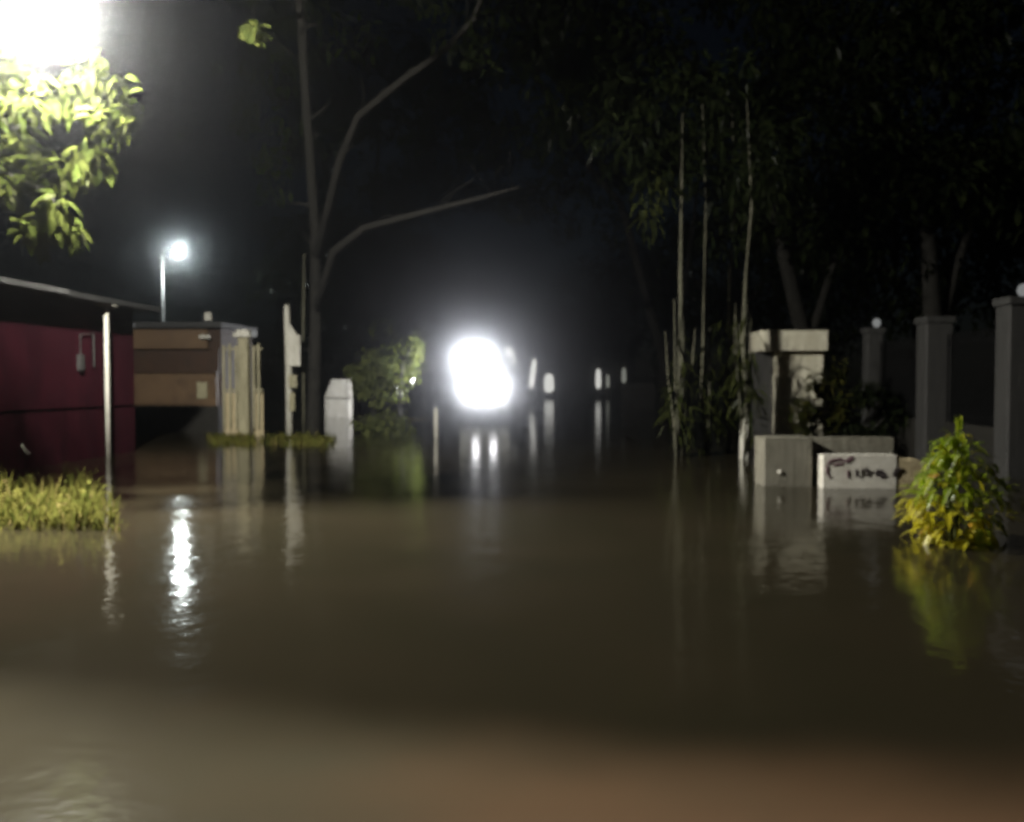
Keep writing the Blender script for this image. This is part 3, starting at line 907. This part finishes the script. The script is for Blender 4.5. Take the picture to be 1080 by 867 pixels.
slender(768, 19.2, 100, 4, .05, 'thin leafy trunk between the leaning trunk and the bright footed trunk', [(at(775, 200, 19), (.8, .8, 1.2), 9, 40, .45, .28, .07)],
        [(770, 400, 18), (764, 430, 14), (775, 370, 10), (760, 350, 9)])
slender(786, 17.6, 105, 2, .06, 'slender trunk with a bright pale foot nearest the broad white gate pillar', [(at(800, 190, 17.8), (.9, .9, 1.2), 9, 40, .45, .28, .07)],
        [(790, 395, 12), (778, 385, 12), (786, 350, 10), (794, 420, 8)], 442)

# dark shrubs in front of the white gate
def shrub(name, px, Y, top, rpx, lb, lm, n=16):
    b = G(px, Y); B = Vector((b.x, b.y, BED))
    r = rpx / FPX * Y
    z = at(px, top, Y).z
    paths = [([B, (B.x, B.y, z * .4), (B.x + .05, B.y, z * .8)], [.06, .045, .02])]
    paths += [([(B.x, B.y, z * .25), (B.x + s * r * .6, B.y, z * .6)], [.03, .012]) for s in (-1, 1)]
    t = tree(name, lb, b, paths, [((B.x, B.y, z * .5), (r, r * .7, z * .5), n, 60, r * .35, .17, .08)], lm, M['bark'])
    t['category'] = 'shrub'
shrub('garden_shrub', 872, 19.2, 378, 32, 'olive brown shrub growing against the broad white gate pillar', M['leaf_shrub'], 20)
shrub('garden_shrub', 915, 19.0, 405, 38, 'dark low shrub in front of the slim grey fence pillar', M['leaf_dark'], 22)

# grass island at the left
def grass():
    mb = MB()
    for k in range(2600):
        Y = random.uniform(8.6, 11.2)
        px = random.uniform(-160, 128) - (Y - 8.6) * 6
        edge = max(0.0, min(1.0, (128 - px) / 50))
        if random.random() > .35 + .65 * edge: continue
        g = G(px, Y)
        a = random.uniform(0, 6.28)
        hgt = random.uniform(.2, .62) * (.45 + .55 * edge) * (.62 + .5 * (.5 + .5 * math.sin(g.x * 5.1 + 2 * math.sin(g.y * 3))))
        mb.blade(Vector((g.x, g.y, -.06)), Vector((math.cos(a), math.sin(a), 0)), hgt, random.uniform(.008, .02), random.uniform(.4, 1.9))
    for k in range(80):
        Y = random.uniform(8.6, 10.8); px = random.uniform(-150, 115); g = G(px, Y)
        a = random.uniform(0, 6.28)
        mb.leaf(Vector((g.x, g.y, random.uniform(.05, .36))), Vector((math.cos(a), math.sin(a), .3)), Vector((0, 0, 1)), .14, .055, .5, True)
    o = mb.build('grass', M['grass'])
    tag(o, 'clump of bright green grass and weeds in the water below the street lamp', 'grass', None, 'stuff')
grass()

def verge():
    mb = MB()
    for k in range(1500):
        Y = random.uniform(20.5, 24.0)
        px = random.uniform(222, 350) + random.uniform(-6, 6)
        if 268 < px < 296 and random.random() < .7: continue
        g = G(px, Y); a = random.uniform(0, 6.28)
        mb.blade(Vector((g.x, g.y, -.05)), Vector((math.cos(a), math.sin(a), 0)), random.uniform(.08, .3), random.uniform(.012, .03), random.uniform(.5, 1.9))
    tag(mb.build('grass', M['grass']), 'drowned green verge in front of the cream gate and the notice post', 'grass', None, 'stuff')
verge()

# far dark trees closing the street
def far_tree(x, Y, h, r, lb, lm=None):
    B = Vector((x, Y, BED))
    paths = [([B, (x, Y, h * .3), (x + .3, Y, h * .6)], [.3, .24, .1]), ([(x, Y, h * .3), (x - r * .5, Y, h * .65)], [.16, .05]), ([(x, Y, h * .35), (x + r * .5, Y, h * .7)], [.16, .05])]
    tree('background_tree', lb, Vector((x, Y, 0)), paths, [((x, Y, h * .62), (r, r * .8, h * .38), 60, 90, r * .3, .42, .26)], lm or M['leaf_dark'], M['bark'], 'dark trees beyond the street')
far_tree(-15.5, 60, 12, 5, 'dark background tree rising behind the tan kiosk')
far_tree(-11, 47, 12, 5.0, 'dark background tree rising behind the cream gate')
far_tree(-8, 62, 9, 4.5, 'dark background tree far behind the bushy lit tree')
far_tree(5, 66, 12, 6, 'dark background tree overhanging the far street right of the glare')
far_tree(9, 48, 13, 6, 'dark background tree directly behind the slender trunks')
far_tree(14, 36, 13, 6, 'tall dark background tree behind the broad white gate pillar')
far_tree(19, 27, 12, 6, 'tall dark background tree behind the railings at the photo edge')
far_tree(-30, 34, 13, 6, 'dark background tree behind the roof of the maroon building')
far_tree(0, 125, 12, 9, 'dark background tree closing the far end of the street')
far_tree(-22, 90, 13, 9, 'distant dark background tree left of the far street')
far_tree(24, 90, 14, 9, 'distant dark background tree right of the far street')

def arch_tree(px, Y, cpx, cpy, R3, lb, n=60):
    b = G(px, Y); B = Vector((b.x, Y, BED))
    c = at(cpx, cpy, Y)
    paths = [([B, (B.x, Y, 2.5), (B.x + (c.x - B.x) * .35, Y, c.z * .7), tuple(c)], [.3, .25, .17, .06]),
             ([(B.x, Y, 2.4), (B.x + .9, Y + .5, 5), (B.x + 2.0, Y + .5, c.z)], [.16, .1, .04])]
    tree('background_tree', lb, b, paths, [(tuple(c), R3, n, 90, 1.2, .34, .2)], M['leaf_dark'], M['bark'], 'dark trees beyond the street')
arch_tree(850, 27, 720, 60, (6.5, 4, 4.2), 'black spreading tree whose crown arches above the slender trunks', 90)
arch_tree(985, 23, 960, 120, (5, 3.5, 4.2), 'black leafy tree standing behind the broad grey fence pillar', 80)
arch_tree(700, 42, 570, 120, (7.5, 5, 6), 'black tree arching over the far street above the narrow lamps', 90)
arch_tree(395, 47, 400, 130, (6.5, 5, 6), 'black tree crown rising behind the bushy lit tree and shade tree', 80)

# small far lit things beyond the truck
def far_board(px, y0, y1, Y, wpx, name, m, label, cat, lean=0.0):
    q0, q1 = at(px, y1, Y), at(px + lean, y0, Y)
    w2 = wpx / FPX * Y / 2
    c = G(px, Y)
    t = thing(name, label, cat, (c.x, Y, BED), 'small pale lights far down the street')
    mb = MB(); mb.box((c.x - .07, Y + .12, BED), (c.x + .07, Y + .24, max(q1.z + .25, .8))); mb.build('post', M['concrete'], t)
    mb = MB()
    e = (q1 - q0) * .08
    mb.tube([q0, q0 + e, q0 + e * 3, q1 - e * 3, q1 - e, q1], [w2 * .4, w2 * .8, w2, w2 * .9, w2 * .7, w2 * .3], 12)
    mb.build('lamp_tube', m, t, True)
far_board(541, 366, 385, 52, 9, 'tube_lamp', E_TUBE, 'pale lamp on a post close right of the headlight glare', 'lamp', -6)
far_board(560, 378, 410, 60, 6, 'tube_lamp', E_TUBE, 'leaning slim white lamp second from the headlight glare', 'lamp', 4)
far_board(579, 394, 414, 84, 11, 'tube_lamp', E_TUBE, 'squat bright white lamp mirrored in the water right of the glare', 'lamp')
far_board(631, 389, 410, 84, 6, 'tube_lamp', E_TUBE, 'upright narrow white lamp at the middle of the far street', 'lamp')
far_board(641, 395, 409, 88, 4, 'tube_lamp', E_WARM, 'dim narrow lamp right next to the upright white one', 'lamp')
far_board(658, 388, 404, 70, 5, 'tube_lamp', E_WARM, 'faint lamp farthest right, above the low far wall', 'lamp')
a, b = G(655, 50), G(692, 50)
mb = MB(); mb.box((a.x, 50, BED), (b.x, 50.4, 1.45), bevel=.03)
solo(mb, 'low_wall', M['pillar'], 'low far grey wall between the narrow lamps and the slender trunks', 'wall')

# ------------------------------------------------------------------ clean helper props, render settings
for o in bpy.data.objects:
    if '_loc' in o: del o['_loc']
scene.view_settings.view_transform = 'Standard'
scene.view_settings.look = 'None'
scene.view_settings.exposure = 0.0
scene.view_settings.gamma = 1.0
cy = scene.cycles
cy.max_bounces = 6
cy.diffuse_bounces = 2
cy.glossy_bounces = 3
cy.transmission_bounces = 2
cy.volume_bounces = 0
cy.transparent_max_bounces = 6
cy.caustics_reflective = False
cy.caustics_refractive = False
cy.sample_clamp_indirect = 3.0
cy.use_denoising = True
cy.denoiser = 'OPENIMAGEDENOISE'
cy.filter_width = 2.4
cy.denoising_input_passes = 'RGB'
